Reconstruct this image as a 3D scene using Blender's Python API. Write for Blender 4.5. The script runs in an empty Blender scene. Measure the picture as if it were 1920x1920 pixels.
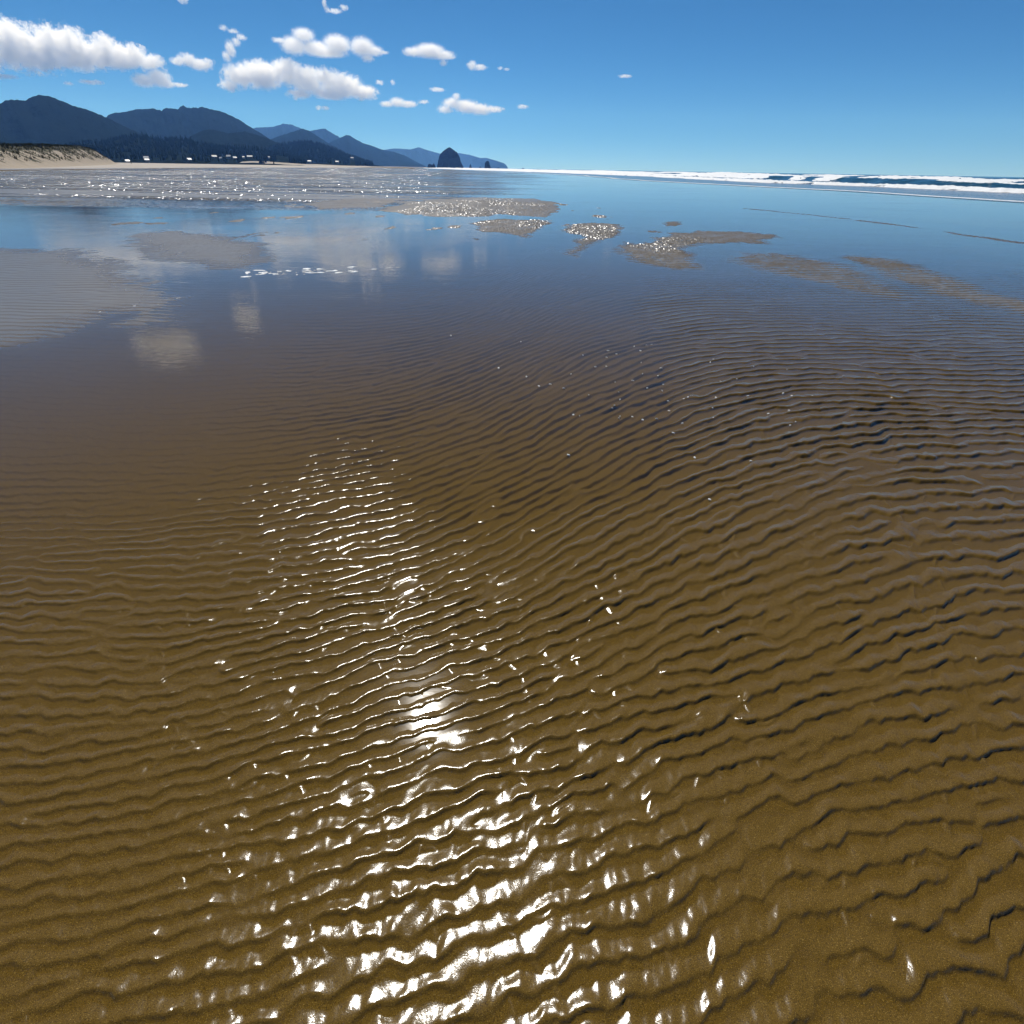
import bpy, bmesh, math, random
import numpy as np
from mathutils import Vector, Matrix

R = math.radians
scene = bpy.context.scene
COL = scene.collection

# ------------------------------------------------------------------ camera
CAM_H = 1.6
PITCH, ROLL = 33.85, 0.95
cam_d = bpy.data.cameras.new("camera")
cam_d.sensor_width = 36.0
cam_d.lens = 18.0
cam_d.clip_start = 0.05
cam_d.clip_end = 60000.0
cam = bpy.data.objects.new("camera", cam_d)
COL.objects.link(cam)
cam.matrix_world = (Matrix.Translation((0, 0, CAM_H)) @ Matrix.Rotation(R(90 - PITCH), 4, 'X')
                    @ Matrix.Rotation(R(ROLL), 4, 'Z'))
scene.camera = cam

# ------------------------------------------------------------------ sky and sun
SUN_AZ, SUN_EL = -14.9, 55.2            # degrees, azimuth from +Y towards +X
world = bpy.data.worlds.new("World")
scene.world = world
world.use_nodes = True
wn = world.node_tree
wn.nodes.clear()
w_out = wn.nodes.new("ShaderNodeOutputWorld")
w_bg = wn.nodes.new("ShaderNodeBackground")
w_sky = wn.nodes.new("ShaderNodeTexSky")
w_sky.sky_type = 'NISHITA'
w_sky.sun_disc = False
w_sky.sun_elevation = R(SUN_EL)
w_sky.sun_rotation = R(SUN_AZ)
w_sky.altitude = 0.0
w_sky.air_density = 0.40
w_sky.dust_density = 0.0
w_sky.ozone_density = 10.0
w_bg.inputs[1].default_value = 0.078
w_hs = wn.nodes.new("ShaderNodeHueSaturation")
w_hs.inputs["Saturation"].default_value = 1.12
w_hs.inputs["Hue"].default_value = 0.49
wn.links.new(w_sky.outputs[0], w_hs.inputs["Color"])
wn.links.new(w_hs.outputs[0], w_bg.inputs[0])
wn.links.new(w_bg.outputs[0], w_out.inputs[0])

sun_d = bpy.data.lights.new("sun", 'SUN')
sun_d.energy = 5.0
sun_d.angle = R(0.53)
sun_d.color = (1.0, 0.975, 0.94)
sun = bpy.data.objects.new("sun", sun_d)
COL.objects.link(sun)
sd = Vector((math.sin(R(SUN_AZ)) * math.cos(R(SUN_EL)), math.cos(R(SUN_AZ)) * math.cos(R(SUN_EL)), math.sin(R(SUN_EL))))
sun.rotation_euler = sd.to_track_quat('Z', 'Y').to_euler()

scene.view_settings.view_transform = 'Standard'
scene.view_settings.look = 'None'
scene.view_settings.exposure = 0.22
scene.view_settings.gamma = 1.0
scene.render.engine = 'CYCLES'
scene.cycles.max_bounces = 36
scene.cycles.diffuse_bounces = 2
scene.cycles.glossy_bounces = 3
scene.cycles.transparent_max_bounces = 16
scene.cycles.volume_bounces = 32
scene.cycles.volume_step_rate = 0.15
scene.cycles.sample_clamp_indirect = 6.0
scene.cycles.caustics_reflective = False
scene.cycles.caustics_refractive = False

# ------------------------------------------------------------------ numeric helpers
def _hash(ix, iy, seed):
    h = (ix.astype(np.int64) * 374761393 + iy.astype(np.int64) * 668265263 + seed * 974634777) & 0xFFFFFFFF
    h = ((h ^ (h >> 13)) * 1274126177) & 0xFFFFFFFF
    h = h ^ (h >> 16)
    return h

_GA = np.linspace(0, 2 * np.pi, 64, endpoint=False)
_GX = np.cos(_GA).astype(np.float32)
_GY = np.sin(_GA).astype(np.float32)

def pn(x, y, seed=0):
    """gradient noise, about -1..1"""
    x = np.asarray(x, dtype=np.float64); y = np.asarray(y, dtype=np.float64)
    xf = np.floor(x); yf = np.floor(y)
    ix = xf.astype(np.int64); iy = yf.astype(np.int64)
    fx = (x - xf).astype(np.float32); fy = (y - yf).astype(np.float32)
    u = fx * fx * fx * (fx * (fx * 6 - 15) + 10)
    v = fy * fy * fy * (fy * (fy * 6 - 15) + 10)
    def g(dx, dy):
        k = _hash(ix + dx, iy + dy, seed) & 63
        return _GX[k] * (fx - dx) + _GY[k] * (fy - dy)
    a = g(0, 0); b = g(1, 0); c = g(0, 1); d = g(1, 1)
    return 1.5 * ((a + u * (b - a)) * (1 - v) + (c + u * (d - c)) * v)

def fbm(x, y, seed=0, octaves=4, gain=0.5):
    s = 0.0; a = 1.0; f = 1.0
    for o in range(octaves):
        s = s + a * pn(x * f, y * f, seed + 17 * o)
        a *= gain; f *= 2.03
    return s

def S(e0, e1, x):
    t = np.clip((x - e0) / (e1 - e0), 0, 1)
    return t * t * (3 - 2 * t)

def sdf_poly(x, y, poly):
    """signed distance, positive inside"""
    d = np.full(x.shape, 1e9); ins = np.zeros(x.shape, bool)
    n = len(poly)
    for i in range(n):
        x0, y0 = poly[i]; x1, y1 = poly[(i + 1) % n]
        ex, ey = x1 - x0, y1 - y0
        t = np.clip(((x - x0) * ex + (y - y0) * ey) / (ex * ex + ey * ey), 0, 1)
        d = np.minimum(d, np.hypot(x - x0 - t * ex, y - y0 - t * ey))
        if ey != 0:
            ins ^= ((y0 > y) != (y1 > y)) & (x < (x1 - x0) * (y - y0) / ey + x0)
    return np.where(ins, d, -d)

def sdf_line(x, y, pts):
    d = np.full(x.shape, 1e9)
    for (x0, y0), (x1, y1) in zip(pts[:-1], pts[1:]):
        ex, ey = x1 - x0, y1 - y0
        t = np.clip(((x - x0) * ex + (y - y0) * ey) / (ex * ex + ey * ey), 0, 1)
        d = np.minimum(d, np.hypot(x - x0 - t * ex, y - y0 - t * ey))
    return d

def pol(az, el, r):
    """point at azimuth/elevation (degrees) as seen from the standing place, r metres away along the ground"""
    a = R(az)
    return (math.sin(a) * r, math.cos(a) * r, CAM_H + math.tan(R(el)) * r)

# ------------------------------------------------------------------ object helpers
def tag(o, label=None, cat=None, group=None, kind=None):
    if label: o["label"] = label
    if cat: o["category"] = cat
    if group: o["group"] = group
    if kind: o["kind"] = kind
    return o

def link(name, me, mat=None, parent=None, smooth=True):
    if mat is not None:
        me.materials.append(mat)
    if smooth and len(me.polygons):
        me.polygons.foreach_set("use_smooth", np.ones(len(me.polygons), bool))
    o = bpy.data.objects.new(name, me)
    COL.objects.link(o)
    if parent: o.parent = parent
    return o

def np_mesh(name, verts, quads):
    me = bpy.data.meshes.new(name)
    verts = np.asarray(verts, np.float32); quads = np.asarray(quads, np.int32)
    nv, nf, k = len(verts), len(quads), quads.shape[1]
    me.vertices.add(nv)
    me.vertices.foreach_set("co", verts.ravel())
    me.loops.add(nf * k)
    me.loops.foreach_set("vertex_index", quads.ravel())
    me.polygons.add(nf)
    me.polygons.foreach_set("loop_start", np.arange(0, nf * k, k, dtype=np.int32))
    me.update(calc_edges=True)
    me.validate()
    return me

def grid_quads(nr, nc):
    i = np.arange(nr - 1)[:, None] * nc + np.arange(nc - 1)[None, :]
    return np.stack([i, i + 1, i + nc + 1, i + nc], -1).reshape(-1, 4)

def grid_mesh(name, X, Y, Z):
    nr, nc = X.shape
    return np_mesh(name, np.stack([X, Y, Z], -1).reshape(-1, 3), grid_quads(nr, nc))

def set_attr(me, name, arr):
    a = me.attributes.new(name, 'FLOAT', 'POINT')
    a.data.foreach_set("value", np.asarray(arr, np.float32).ravel())

# ------------------------------------------------------------------ material helpers
class NT:
    def __init__(self, name):
        self.m = bpy.data.materials.new(name)
        self.m.use_nodes = True
        self.t = self.m.node_tree
        self.t.nodes.clear()
        self.out = self.t.nodes.new("ShaderNodeOutputMaterial")
    def n(self, kind, **kw):
        nd = self.t.nodes.new("ShaderNode" + kind)
        for k, v in kw.items():
            setattr(nd, k, v)
        return nd
    def l(self, a, b):
        self.t.links.new(a, b)
    def val(self, sock, v):
        if hasattr(v, "is_linked") or isinstance(v, bpy.types.NodeSocket):
            self.l(v, sock)
        else:
            sock.default_value = v
    def math(self, op, a, b=0.0, c=None, clamp=False):
        nd = self.n("Math", operation=op, use_clamp=clamp)
        self.val(nd.inputs[0], a); self.val(nd.inputs[1], b)
        if c is not None: self.val(nd.inputs[2], c)
        return nd.outputs[0]
    def noise(self, vec, scale, detail=3.0, rough=0.5, dist=0.0):
        nd = self.n("TexNoise")
        self.l(vec, nd.inputs["Vector"])
        nd.inputs["Scale"].default_value = scale
        nd.inputs["Detail"].default_value = detail
        nd.inputs["Roughness"].default_value = rough
        nd.inputs["Distortion"].default_value = dist
        return nd.outputs[0]
    def mapping(self, vec, scale=(1, 1, 1), rot=(0, 0, 0)):
        nd = self.n("Mapping")
        self.l(vec, nd.inputs[0])
        nd.inputs["Scale"].default_value = scale
        nd.inputs["Rotation"].default_value = rot
        return nd.outputs[0]
    def ramp(self, fac, stops):
        nd = self.n("ValToRGB")
        self.val(nd.inputs[0], fac)
        el = nd.color_ramp.elements
        while len(el) < len(stops): el.new(0.5)
        for e, (p, c) in zip(el, stops):
            e.position = p
            e.color = (c[0], c[1], c[2], 1)
        return nd.outputs[0]
    def mix(self, fac, a, b):
        nd = self.n("Mix", data_type='RGBA')
        self.val(nd.inputs[0], fac)
        for s, v in ((nd.inputs[6], a), (nd.inputs[7], b)):
            if isinstance(v, bpy.types.NodeSocket): self.l(v, s)
            else: s.default_value = (v[0], v[1], v[2], 1)
        return nd.outputs[2]
    def smooth(self, x, lo, hi, a=0.0, b=1.0):
        nd = self.n("MapRange", interpolation_type='SMOOTHSTEP')
        self.val(nd.inputs[0], x)
        for i, v in zip((1, 2, 3, 4), (lo, hi, a, b)): nd.inputs[i].default_value = v
        return nd.outputs[0]
    def bump(self, height, strength=1.0, dist=1.0, normal=None):
        nd = self.n("Bump")
        nd.inputs["Strength"].default_value = strength
        nd.inputs["Distance"].default_value = dist
        self.l(height, nd.inputs["Height"])
        if normal: self.l(normal, nd.inputs["Normal"])
        return nd.outputs[0]
    def principled(self, color, rough=0.6, spec=0.5, normal=None, **kw):
        nd = self.n("BsdfPrincipled")
        if isinstance(color, bpy.types.NodeSocket): self.l(color, nd.inputs["Base Color"])
        else: nd.inputs["Base Color"].default_value = (*color, 1)
        self.val(nd.inputs["Roughness"], rough)
        self.val(nd.inputs["Specular IOR Level"], spec)
        if normal: self.l(normal, nd.inputs["Normal"])
        for k, v in kw.items(): self.val(nd.inputs[k], v)
        return nd.outputs[0]
    def facets(self, vec, scale, amp, normal=None):
        """small tilted wet facets: every cell leans its own way"""
        v = self.n("TexVoronoi"); v.inputs["Scale"].default_value = 1.0
        self.l(self.mapping(vec, scale), v.inputs["Vector"])
        sub = self.n("VectorMath", operation='SUBTRACT'); self.l(v.outputs["Color"], sub.inputs[0]); sub.inputs[1].default_value = (0.5, 0.5, 0.5)
        mul = self.n("VectorMath", operation='MULTIPLY'); self.l(sub.outputs[0], mul.inputs[0]); mul.inputs[1].default_value = (1.0, 1.0, 0.0)
        sc = self.n("VectorMath", operation='SCALE'); self.l(mul.outputs[0], sc.inputs[0]); self.val(sc.inputs["Scale"], amp)
        add = self.n("VectorMath", operation='ADD'); self.l(sc.outputs[0], add.inputs[0])
        self.l(normal if normal else self.n("NewGeometry").outputs["Normal"], add.inputs[1])
        nz = self.n("VectorMath", operation='NORMALIZE'); self.l(add.outputs[0], nz.inputs[0])
        return nz.outputs[0]
    def pos(self):
        return self.n("NewGeometry").outputs["Position"]
    def attr(self, name):
        return self.n("Attribute", attribute_name=name).outputs["Fac"]
    def surf(self, s):
        self.l(s, self.out.inputs["Surface"])
        return self.m

# ------------------------------------------------------------------ materials
def mat_sand():
    t = NT("wet_rippled_sand")
    p = t.pos()
    fine = t.noise(p, 420.0, 2.0, 0.7)
    mid = t.noise(p, 38.0, 4.0, 0.6)
    big = t.noise(p, 1.3, 3.0, 0.5)
    bar, dry = t.attr("bar"), t.attr("dry")
    wet = t.mix(mid, (0.066, 0.0388, 0.0056), (0.099, 0.0592, 0.0098))
    wet = t.mix(t.smooth(big, 0.35, 0.7), wet, (0.085, 0.0505, 0.0080))
    speck = t.mix(t.smooth(fine, 0.50, 0.66), wet, (0.030, 0.018, 0.005))
    speck = t.mix(t.smooth(t.noise(p, 510.0, 1.0, 0.5), 0.60, 0.72), speck, (0.19, 0.125, 0.03))
    c = t.mix(bar, speck, t.mix(mid, (0.108, 0.091, 0.069), (0.155, 0.134, 0.104)))
    c = t.mix(dry, c, t.mix(mid, (0.24, 0.205, 0.165), (0.29, 0.25, 0.205)))
    sep = t.n("SeparateXYZ"); t.l(p, sep.inputs[0])
    above = t.smooth(sep.outputs[2], -0.0012, 0.0004)          # grains standing out of the water glisten; drowned ones do not
    grain = t.noise(p, 190.0, 2.0, 0.55)
    h = t.math('ADD', t.math('MULTIPLY', fine, 0.00016), t.math('MULTIPLY', grain, 0.00032))
    b = t.bump(h, 0.8, 1.0)
    b = t.facets(p, (42.0, 9.0, 1.0), t.math('MULTIPLY', t.attr('glint'), 1.45), b)
    rough = t.math('ADD', t.math('ADD', 0.165, t.math('MULTIPLY', bar, 0.16)), t.math('MULTIPLY', dry, 0.5))
    spec = t.math('MULTIPLY', above, 0.36)
    return t.surf(t.principled(c, rough, spec, b))

def mat_water():
    """a film of water a few millimetres deep: clear, mirror-like by Fresnel"""
    t = NT("thin_clear_water")
    p = t.pos()
    calm = t.attr("calm")
    w1 = t.noise(t.mapping(p, (0.55, 1.0, 1.0), (0, 0, R(12))), 14.0, 3.0, 0.55)
    w2 = t.noise(t.mapping(p, (0.4, 1.0, 1.0), (0, 0, R(-8))), 2.2, 3.0, 0.5)
    h = t.math('ADD', t.math('MULTIPLY', w1, 0.0020), t.math('MULTIPLY', w2, 0.0035))
    h = t.math('MULTIPLY', h, calm)
    b = t.bump(h, 1.0, 1.0)
    rgh = t.attr('choppy')
    b = t.facets(p, (42.0, 5.0, 1.0), t.math('MULTIPLY', rgh, 1.35), b)
    fr = t.n("Fresnel"); fr.inputs["IOR"].default_value = 1.333
    t.l(b, fr.inputs["Normal"])
    gl = t.n("BsdfGlossy"); t.l(t.math('ADD', t.smooth(t.noise(t.mapping(p, (0.12, 0.55, 1.0), (0, 0, R(-16))), 1.0, 4.0, 0.6), 0.42, 0.75, 0.04, 0.15), t.math('MULTIPLY', rgh, 0.10)), gl.inputs['Roughness'])
    gl.inputs["Color"].default_value = (1, 1, 1, 1)
    t.l(b, gl.inputs["Normal"])
    tr = t.n("BsdfTransparent"); tr.inputs["Color"].default_value = (0.97, 0.975, 0.96, 1)
    mx = t.n("MixShader")
    t.l(fr.outputs[0], mx.inputs[0]); t.l(tr.outputs[0], mx.inputs[1]); t.l(gl.outputs[0], mx.inputs[2])
    return t.surf(mx.outputs[0])

def mat_sea():
    t = NT("sea_water")
    p = t.pos()
    w = t.noise(t.mapping(p, (1.0, 0.45, 1.0)), 1.1, 4.0, 0.6)
    w2 = t.noise(t.mapping(p, (1.0, 0.3, 1.0)), 0.12, 3.0, 0.5)
    h = t.math('ADD', t.math('MULTIPLY', w, 0.22), t.math('MULTIPLY', w2, 0.5))
    b = t.bump(h, 0.7, 1.0)
    shal = t.attr("shallow")
    c = t.mix(shal, (0.006, 0.035, 0.042), (0.10, 0.10, 0.085))
    return t.surf(t.principled(c, 0.16, 0.5, b))

def mat_foam():
    t = NT("white_sea_foam")
    p = t.pos()
    n = t.noise(p, 0.9, 5.0, 0.65)
    b = t.bump(n, 0.8, 0.5)
    c = t.mix(n, (0.50, 0.52, 0.53), (0.68, 0.69, 0.70))
    return t.surf(t.principled(c, 0.7, 0.3, b))

def mat_forest(name, c0, c1, scale, bs):
    t = NT(name)
    p = t.pos()
    n = t.noise(p, scale, 5.0, 0.65)
    n2 = t.noise(p, scale * 0.12, 3.0, 0.5)
    c = t.mix(t.math('MULTIPLY', n, n2), c0, c1)
    b = t.bump(n, 1.0, bs)
    return t.surf(t.principled(c, 1.0, 0.0, b))

def mat_plain(name, color, rough=0.8, var=0.25, scale=2.0, spec=0.2, bump=0.0):
    t = NT(name)
    p = t.pos()
    n = t.noise(p, scale, 4.0, 0.6)
    c = t.mix(n, tuple(v * (1 - var) for v in color), tuple(min(1, v * (1 + var)) for v in color))
    b = t.bump(n, 1.0, bump) if bump else None
    return t.surf(t.principled(c, rough, spec, b))

def mat_dune():
    t = NT("dune_sand_with_grass")
    p = t.pos()
    veg = t.attr("grassy")
    n = t.noise(p, 0.8, 5.0, 0.65)
    n2 = t.noise(p, 4.0, 3.0, 0.6)
    sand = t.mix(n2, (0.25, 0.21, 0.16), (0.33, 0.28, 0.22))
    grass = t.mix(n, (0.030, 0.030, 0.018), (0.085, 0.080, 0.050))
    c = t.mix(t.smooth(t.math('ADD', veg, t.math('MULTIPLY', t.math('SUBTRACT', n, 0.5), 0.8)), 0.4, 0.6), sand, grass)
    b = t.bump(n2, 0.8, 0.25)
    return t.surf(t.principled(c, 0.9, 0.1, b))

def mat_cloud(blobs, unit):
    """vapour thickest inside the blobs, frayed by noise at their rims; blobs are (centre, radii) in the cloud's own space"""
    t = NT("cloud_vapour")
    tc = t.n("TexCoord").outputs["Object"]
    wn_ = t.n("TexNoise"); t.l(tc, wn_.inputs["Vector"])
    wn_.inputs["Scale"].default_value = 0.55 / unit; wn_.inputs["Detail"].default_value = 3.0
    sb = t.n("VectorMath", operation='SUBTRACT'); t.l(wn_.outputs["Color"], sb.inputs[0]); sb.inputs[1].default_value = (0.5, 0.5, 0.5)
    scl = t.n("VectorMath", operation='SCALE'); t.l(sb.outputs[0], scl.inputs[0]); scl.inputs["Scale"].default_value = unit * 2.8
    ad = t.n("VectorMath", operation='ADD'); t.l(tc, ad.inputs[0]); t.l(scl.outputs[0], ad.inputs[1])
    warped = ad.outputs[0]
    d = None
    for (cx, cy, cz), (rx, ry, rz) in blobs:
        m = t.n("Mapping", vector_type='POINT')
        t.l(warped, m.inputs[0])
        m.inputs["Location"].default_value = (-cx / rx, -cy / ry, -cz / rz)
        m.inputs["Scale"].default_value = (1 / rx, 1 / ry, 1 / rz)
        ln = t.n("VectorMath", operation='LENGTH'); t.l(m.outputs[0], ln.inputs[0])
        d = ln.outputs["Value"] if d is None else t.math('SMOOTH_MIN', d, ln.outputs["Value"], 0.25)
    n1 = t.noise(tc, 1.0 / unit, 4.0, 0.6, 0.6)
    n2 = t.noise(tc, 3.6 / unit, 5.0, 0.7, 0.4)
    n = t.math('ADD', t.math('MULTIPLY', t.math('SUBTRACT', n1, 0.5), 2.2), t.math('MULTIPLY', t.math('SUBTRACT', n2, 0.5), 3.2))
    f = t.math('ADD', t.math('SUBTRACT', 1.0, d), n)
    dens = t.smooth(f, 0.05, 0.17, 0.0, 0.0095)
    v = t.n("VolumeScatter")
    v.inputs["Color"].default_value = (1, 1, 1, 1)
    v.inputs["Anisotropy"].default_value = 0.35
    t.l(dens, v.inputs["Density"])
    t.l(v.outputs[0], t.out.inputs["Volume"])
    return t.m

M_SAND, M_WATER, M_SEA, M_FOAM = mat_sand(), mat_water(), mat_sea(), mat_foam()
M_DUNE = mat_dune()
M_MTN = mat_forest("far_forest_slope", (0.003, 0.006, 0.004), (0.017, 0.024, 0.014), 0.012, 25.0)
M_HILL = mat_forest("near_forest_slope", (0.003, 0.006, 0.004), (0.020, 0.027, 0.016), 0.05, 8.0)
M_PINE = mat_plain("conifer_needles", (0.008, 0.015, 0.009), 1.0, 0.5, 0.4, 0.0)
M_ROCK = mat_plain("dark_basalt", (0.012, 0.012, 0.011), 1.0, 0.6, 0.06, 0.0, 4.0)

# ------------------------------------------------------------------ the beach: rippled sand and its film of water
BARS = [
 [(-6.23, 25.67), (-6.0, 32.03), (-3.13, 39.21), (1.05, 39.2), (2.32, 34.53), (2.01, 27.68), (1.28, 23.19), (-0.65, 24.74), (-1.84, 22.8), (-3.56, 23.24)],
 [(-1.66, 20.49), (-0.79, 22.26), (1.44, 22.46), (1.0, 19.57), (0.5, 17.29), (0.25, 16.12), (-0.13, 16.89), (-1.13, 17.97)],
 [(1.45, 19.65), (2.14, 21.2), (3.66, 21.06), (3.57, 19.46), (2.78, 16.63), (2.0, 15.25), (1.55, 13.6), (1.24, 12.26), (1.18, 12.83), (1.57, 15.19), (1.77, 16.48)],
 [(2.42, 13.9), (3.31, 15.43), (4.55, 17.62), (5.78, 19.11), (7.44, 18.87), (8.18, 18.18), (7.79, 16.96), (6.62, 15.89), (4.98, 15.3), (4.25, 14.44), (3.79, 12.96), (3.59, 11.42), (3.33, 10.87), (2.74, 11.46), (2.47, 12.4)],
 [(4.93, 13.1), (6.14, 13.98), (6.66, 12.88), (6.99, 11.91), (6.56, 10.19), (6.23, 8.75), (5.96, 8.45), (5.72, 9.37), (5.19, 10.63), (4.71, 11.53)],
 [(7.71, 13.25), (8.48, 13.51), (8.72, 12.7), (8.22, 10.92), (7.83, 9.18), (8.07, 8.13), (7.18, 7.11), (6.97, 8.05), (6.99, 9.24), (7.01, 10.8)],
 [(5.6, 22.55), (6.44, 22.72), (5.92, 20.64), (5.02, 20.48)],
 [(-10.87, 29.61), (-9.79, 35.47), (-6.82, 36.5), (-6.33, 28.25), (-8.69, 26.11)],
]
FLATS = [   # low, smooth, almost drained sand
 [(-13.62, 12.41), (-11.31, 12.43), (-9.42, 12.23), (-7.16, 10.3), (-4.92, 7.86), (-4.29, 6.48), (-5.06, 6.57), (-5.15, 5.5), (-6.43, 5.05), (-9, 6), (-14, 10)],
 [(-10.09, 14.72), (-10.32, 16.76), (-7.95, 15.68), (-6.16, 14.12), (-4.76, 11.21), (-5.05, 10.21), (-6.13, 10.4), (-7.67, 11.62)],
]
SCARP = [(12.26, 31.84), (13.45, 28.23), (14.24, 25.02), (14.72, 22.2), (14.56, 19.17), (14.72, 16.62), (14.5, 14.0)]

XF_Y = [-3000, 20, 68, 118, 199, 260, 400, 600, 1100, 2400, 5000, 14500]
XF_X = [60, 60, 57, 44, 40, 30, -4, -60, -170, -300, -500, -900]
def x_front(y): return np.interp(y, XF_Y, XF_X)          # seaward edge of the swash
XD_Y = [-3000, 60, 123, 340, 600, 1000, 2400, 14500]
XD_X = [-80, -80, -100, -150, -165, -240, -430, -1500]
def x_dry(y): return np.interp(y, XD_Y, XD_X)            # foot of the dry upper beach

YK = [-300, -1, 0.5, 1.0, 1.8, 3.0, 5.0, 8.0, 12.0, 40.0, 200.0]
LAM = [0.08, 0.062, 0.062, 0.070, 0.090, 0.118, 0.150, 0.180, 0.21, 0.26, 0.3]
_fy = np.concatenate([np.arange(-4, 40, 0.02), np.arange(40, 200, 0.5)])
_fc = np.concatenate([[0], np.cumsum(np.diff(_fy) / np.interp(_fy[1:], YK, LAM))])

def envelope_field():
    """slowly varying complex amplitude of the ripple train: where it passes through zero a crest forks or ends"""
    n = 1024; step = 0.25                       # ripple wavelengths per cell
    rng = np.random.default_rng(23)
    f = np.fft.fftfreq(n, step)
    kx, ky = np.meshgrid(f, f)
    g = np.exp(-0.5 * ((kx / 0.19) ** 2 + (ky / 0.17) ** 2))
    w = np.fft.fft2(rng.normal(size=(n, n)) + 1j * rng.normal(size=(n, n)))
    e = np.fft.ifft2(w * g)
    return e / np.sqrt((np.abs(e) ** 2).mean()), step
ENV, ENV_STEP = envelope_field()

def sample_env(u, v):
    n = ENV.shape[0]
    a = u / ENV_STEP; b = v / ENV_STEP
    ia = np.floor(a).astype(np.int64); ib = np.floor(b).astype(np.int64)
    fa = (a - ia)[...]; fb = (b - ib)[...]
    i0, i1, j0, j1 = ia % n, (ia + 1) % n, ib % n, (ib + 1) % n
    return ((ENV[j0, i0] * (1 - fa) + ENV[j0, i1] * fa) * (1 - fb) + (ENV[j1, i0] * (1 - fa) + ENV[j1, i1] * fa) * fb)

def ripples(x, y):
    """ripple phase in cycles (grows outward, contour lines are crests), strength 0..1, local wavelength"""
    wx = x + 0.08 * pn(x * 0.9, y * 0.9, 5)
    wy = y + 0.10 * pn(x * 0.55, y * 0.7, 7)
    near = np.interp(3.2 - 0.35 * np.log1p(np.exp((3.2 - wy) / 0.35)), _fy, _fc) - np.interp(-1.0, _fy, _fc)
    c = np.interp(wy, _fy, _fc)
    c = c - near * 0.27 * np.tanh((wx - 0.10) / 1.5)
    c = c - 0.10 * wx * S(2.0, 6.0, y)
    lam = np.interp(y, YK, LAM) * (1 + 0.32 * np.tanh((x - 0.10) / 1.5) * (1 - S(3.2, 7, y)))
    u = x / np.interp(y, YK, LAM)
    e = sample_env(u, c) * 0.80 + 0.58
    ph = np.angle(e) / (2 * np.pi)
    st = np.clip(np.abs(e), 0, 1.6)
    fine = 1 - 0.7 * S(3, 9, y)
    c = c + ph + fine * (0.17 * pn(u * 0.55, c * 0.45, 9) + 0.19 * pn(u * 1.15, c * 0.8, 10) + 0.07 * pn(u * 2.8, c * 1.2, 11))
    st = (0.25 + 0.75 * S(0.05, 0.5, st)) * (0.84 + 0.30 * pn(u * 0.16, c * 0.20, 21) + fine * 0.42 * pn(u * 1.0, c * 0.9, 18))
    spur = np.clip(1 - 4.5 * np.abs(pn(u * 0.55 + 0.2 * c, c * 0.40, 19)), 0, 1) ** 2 * S(-0.1, 0.3, pn(u * 0.3, c * 0.3, 20))
    return c, np.clip(st, 0.03, 1.6), lam, spur

def rip_profile(p):
    p = p - np.floor(p)
    q = 0.85
    s = np.clip(p / q, 0, 1)
    back = (0.5 + 0.5 * np.cos(np.pi * s)) ** 1.45
    lee = S(q, 1.0, p)
    return np.where(p < q, back, lee)

def jitter(x, y):
    jx = x + 0.22 * pn(x * 1.2, y * 0.8, 31) + 0.12 * pn(x * 4, y * 2.5, 32)
    jy = y + 0.40 * pn(x * 1.2, y * 0.8, 33) + 0.22 * pn(x * 4, y * 2.5, 34)
    return jx, jy

def bar_mask(x, y):
    bar = np.zeros_like(x)
    sel = (y > 5) & (y < 44) & (np.abs(x) < 14)
    bx, by = x[sel], y[sel]
    jx, jy = jitter(bx, by)
    out = np.zeros_like(bx)
    for poly, w in zip(BARS, (1, 1, 1, 0.95, 0.75, 0.82, 0.9, 0.9)):
        px = [q[0] for q in poly]; py = [q[1] for q in poly]
        m = (bx > min(px) - 2) & (bx < max(px) + 2) & (by > min(py) - 3) & (by < max(py) + 3)
        if not m.any(): continue
        d = sdf_poly(jx[m], jy[m], poly)
        out[m] = np.maximum(out[m], w * S(-0.32, 0.36, d))
    # little leftovers scattered among the channels
    lo = fbm(bx * 0.7, by * 0.35, 37, 4) - 0.48
    out = np.maximum(out, S(0.0, 0.25, lo) * S(12, 18, by) * (1 - S(3.0, 7.0, bx)) * (1 - S(34, 40, by)))
    bar[sel] = out
    return bar

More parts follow.
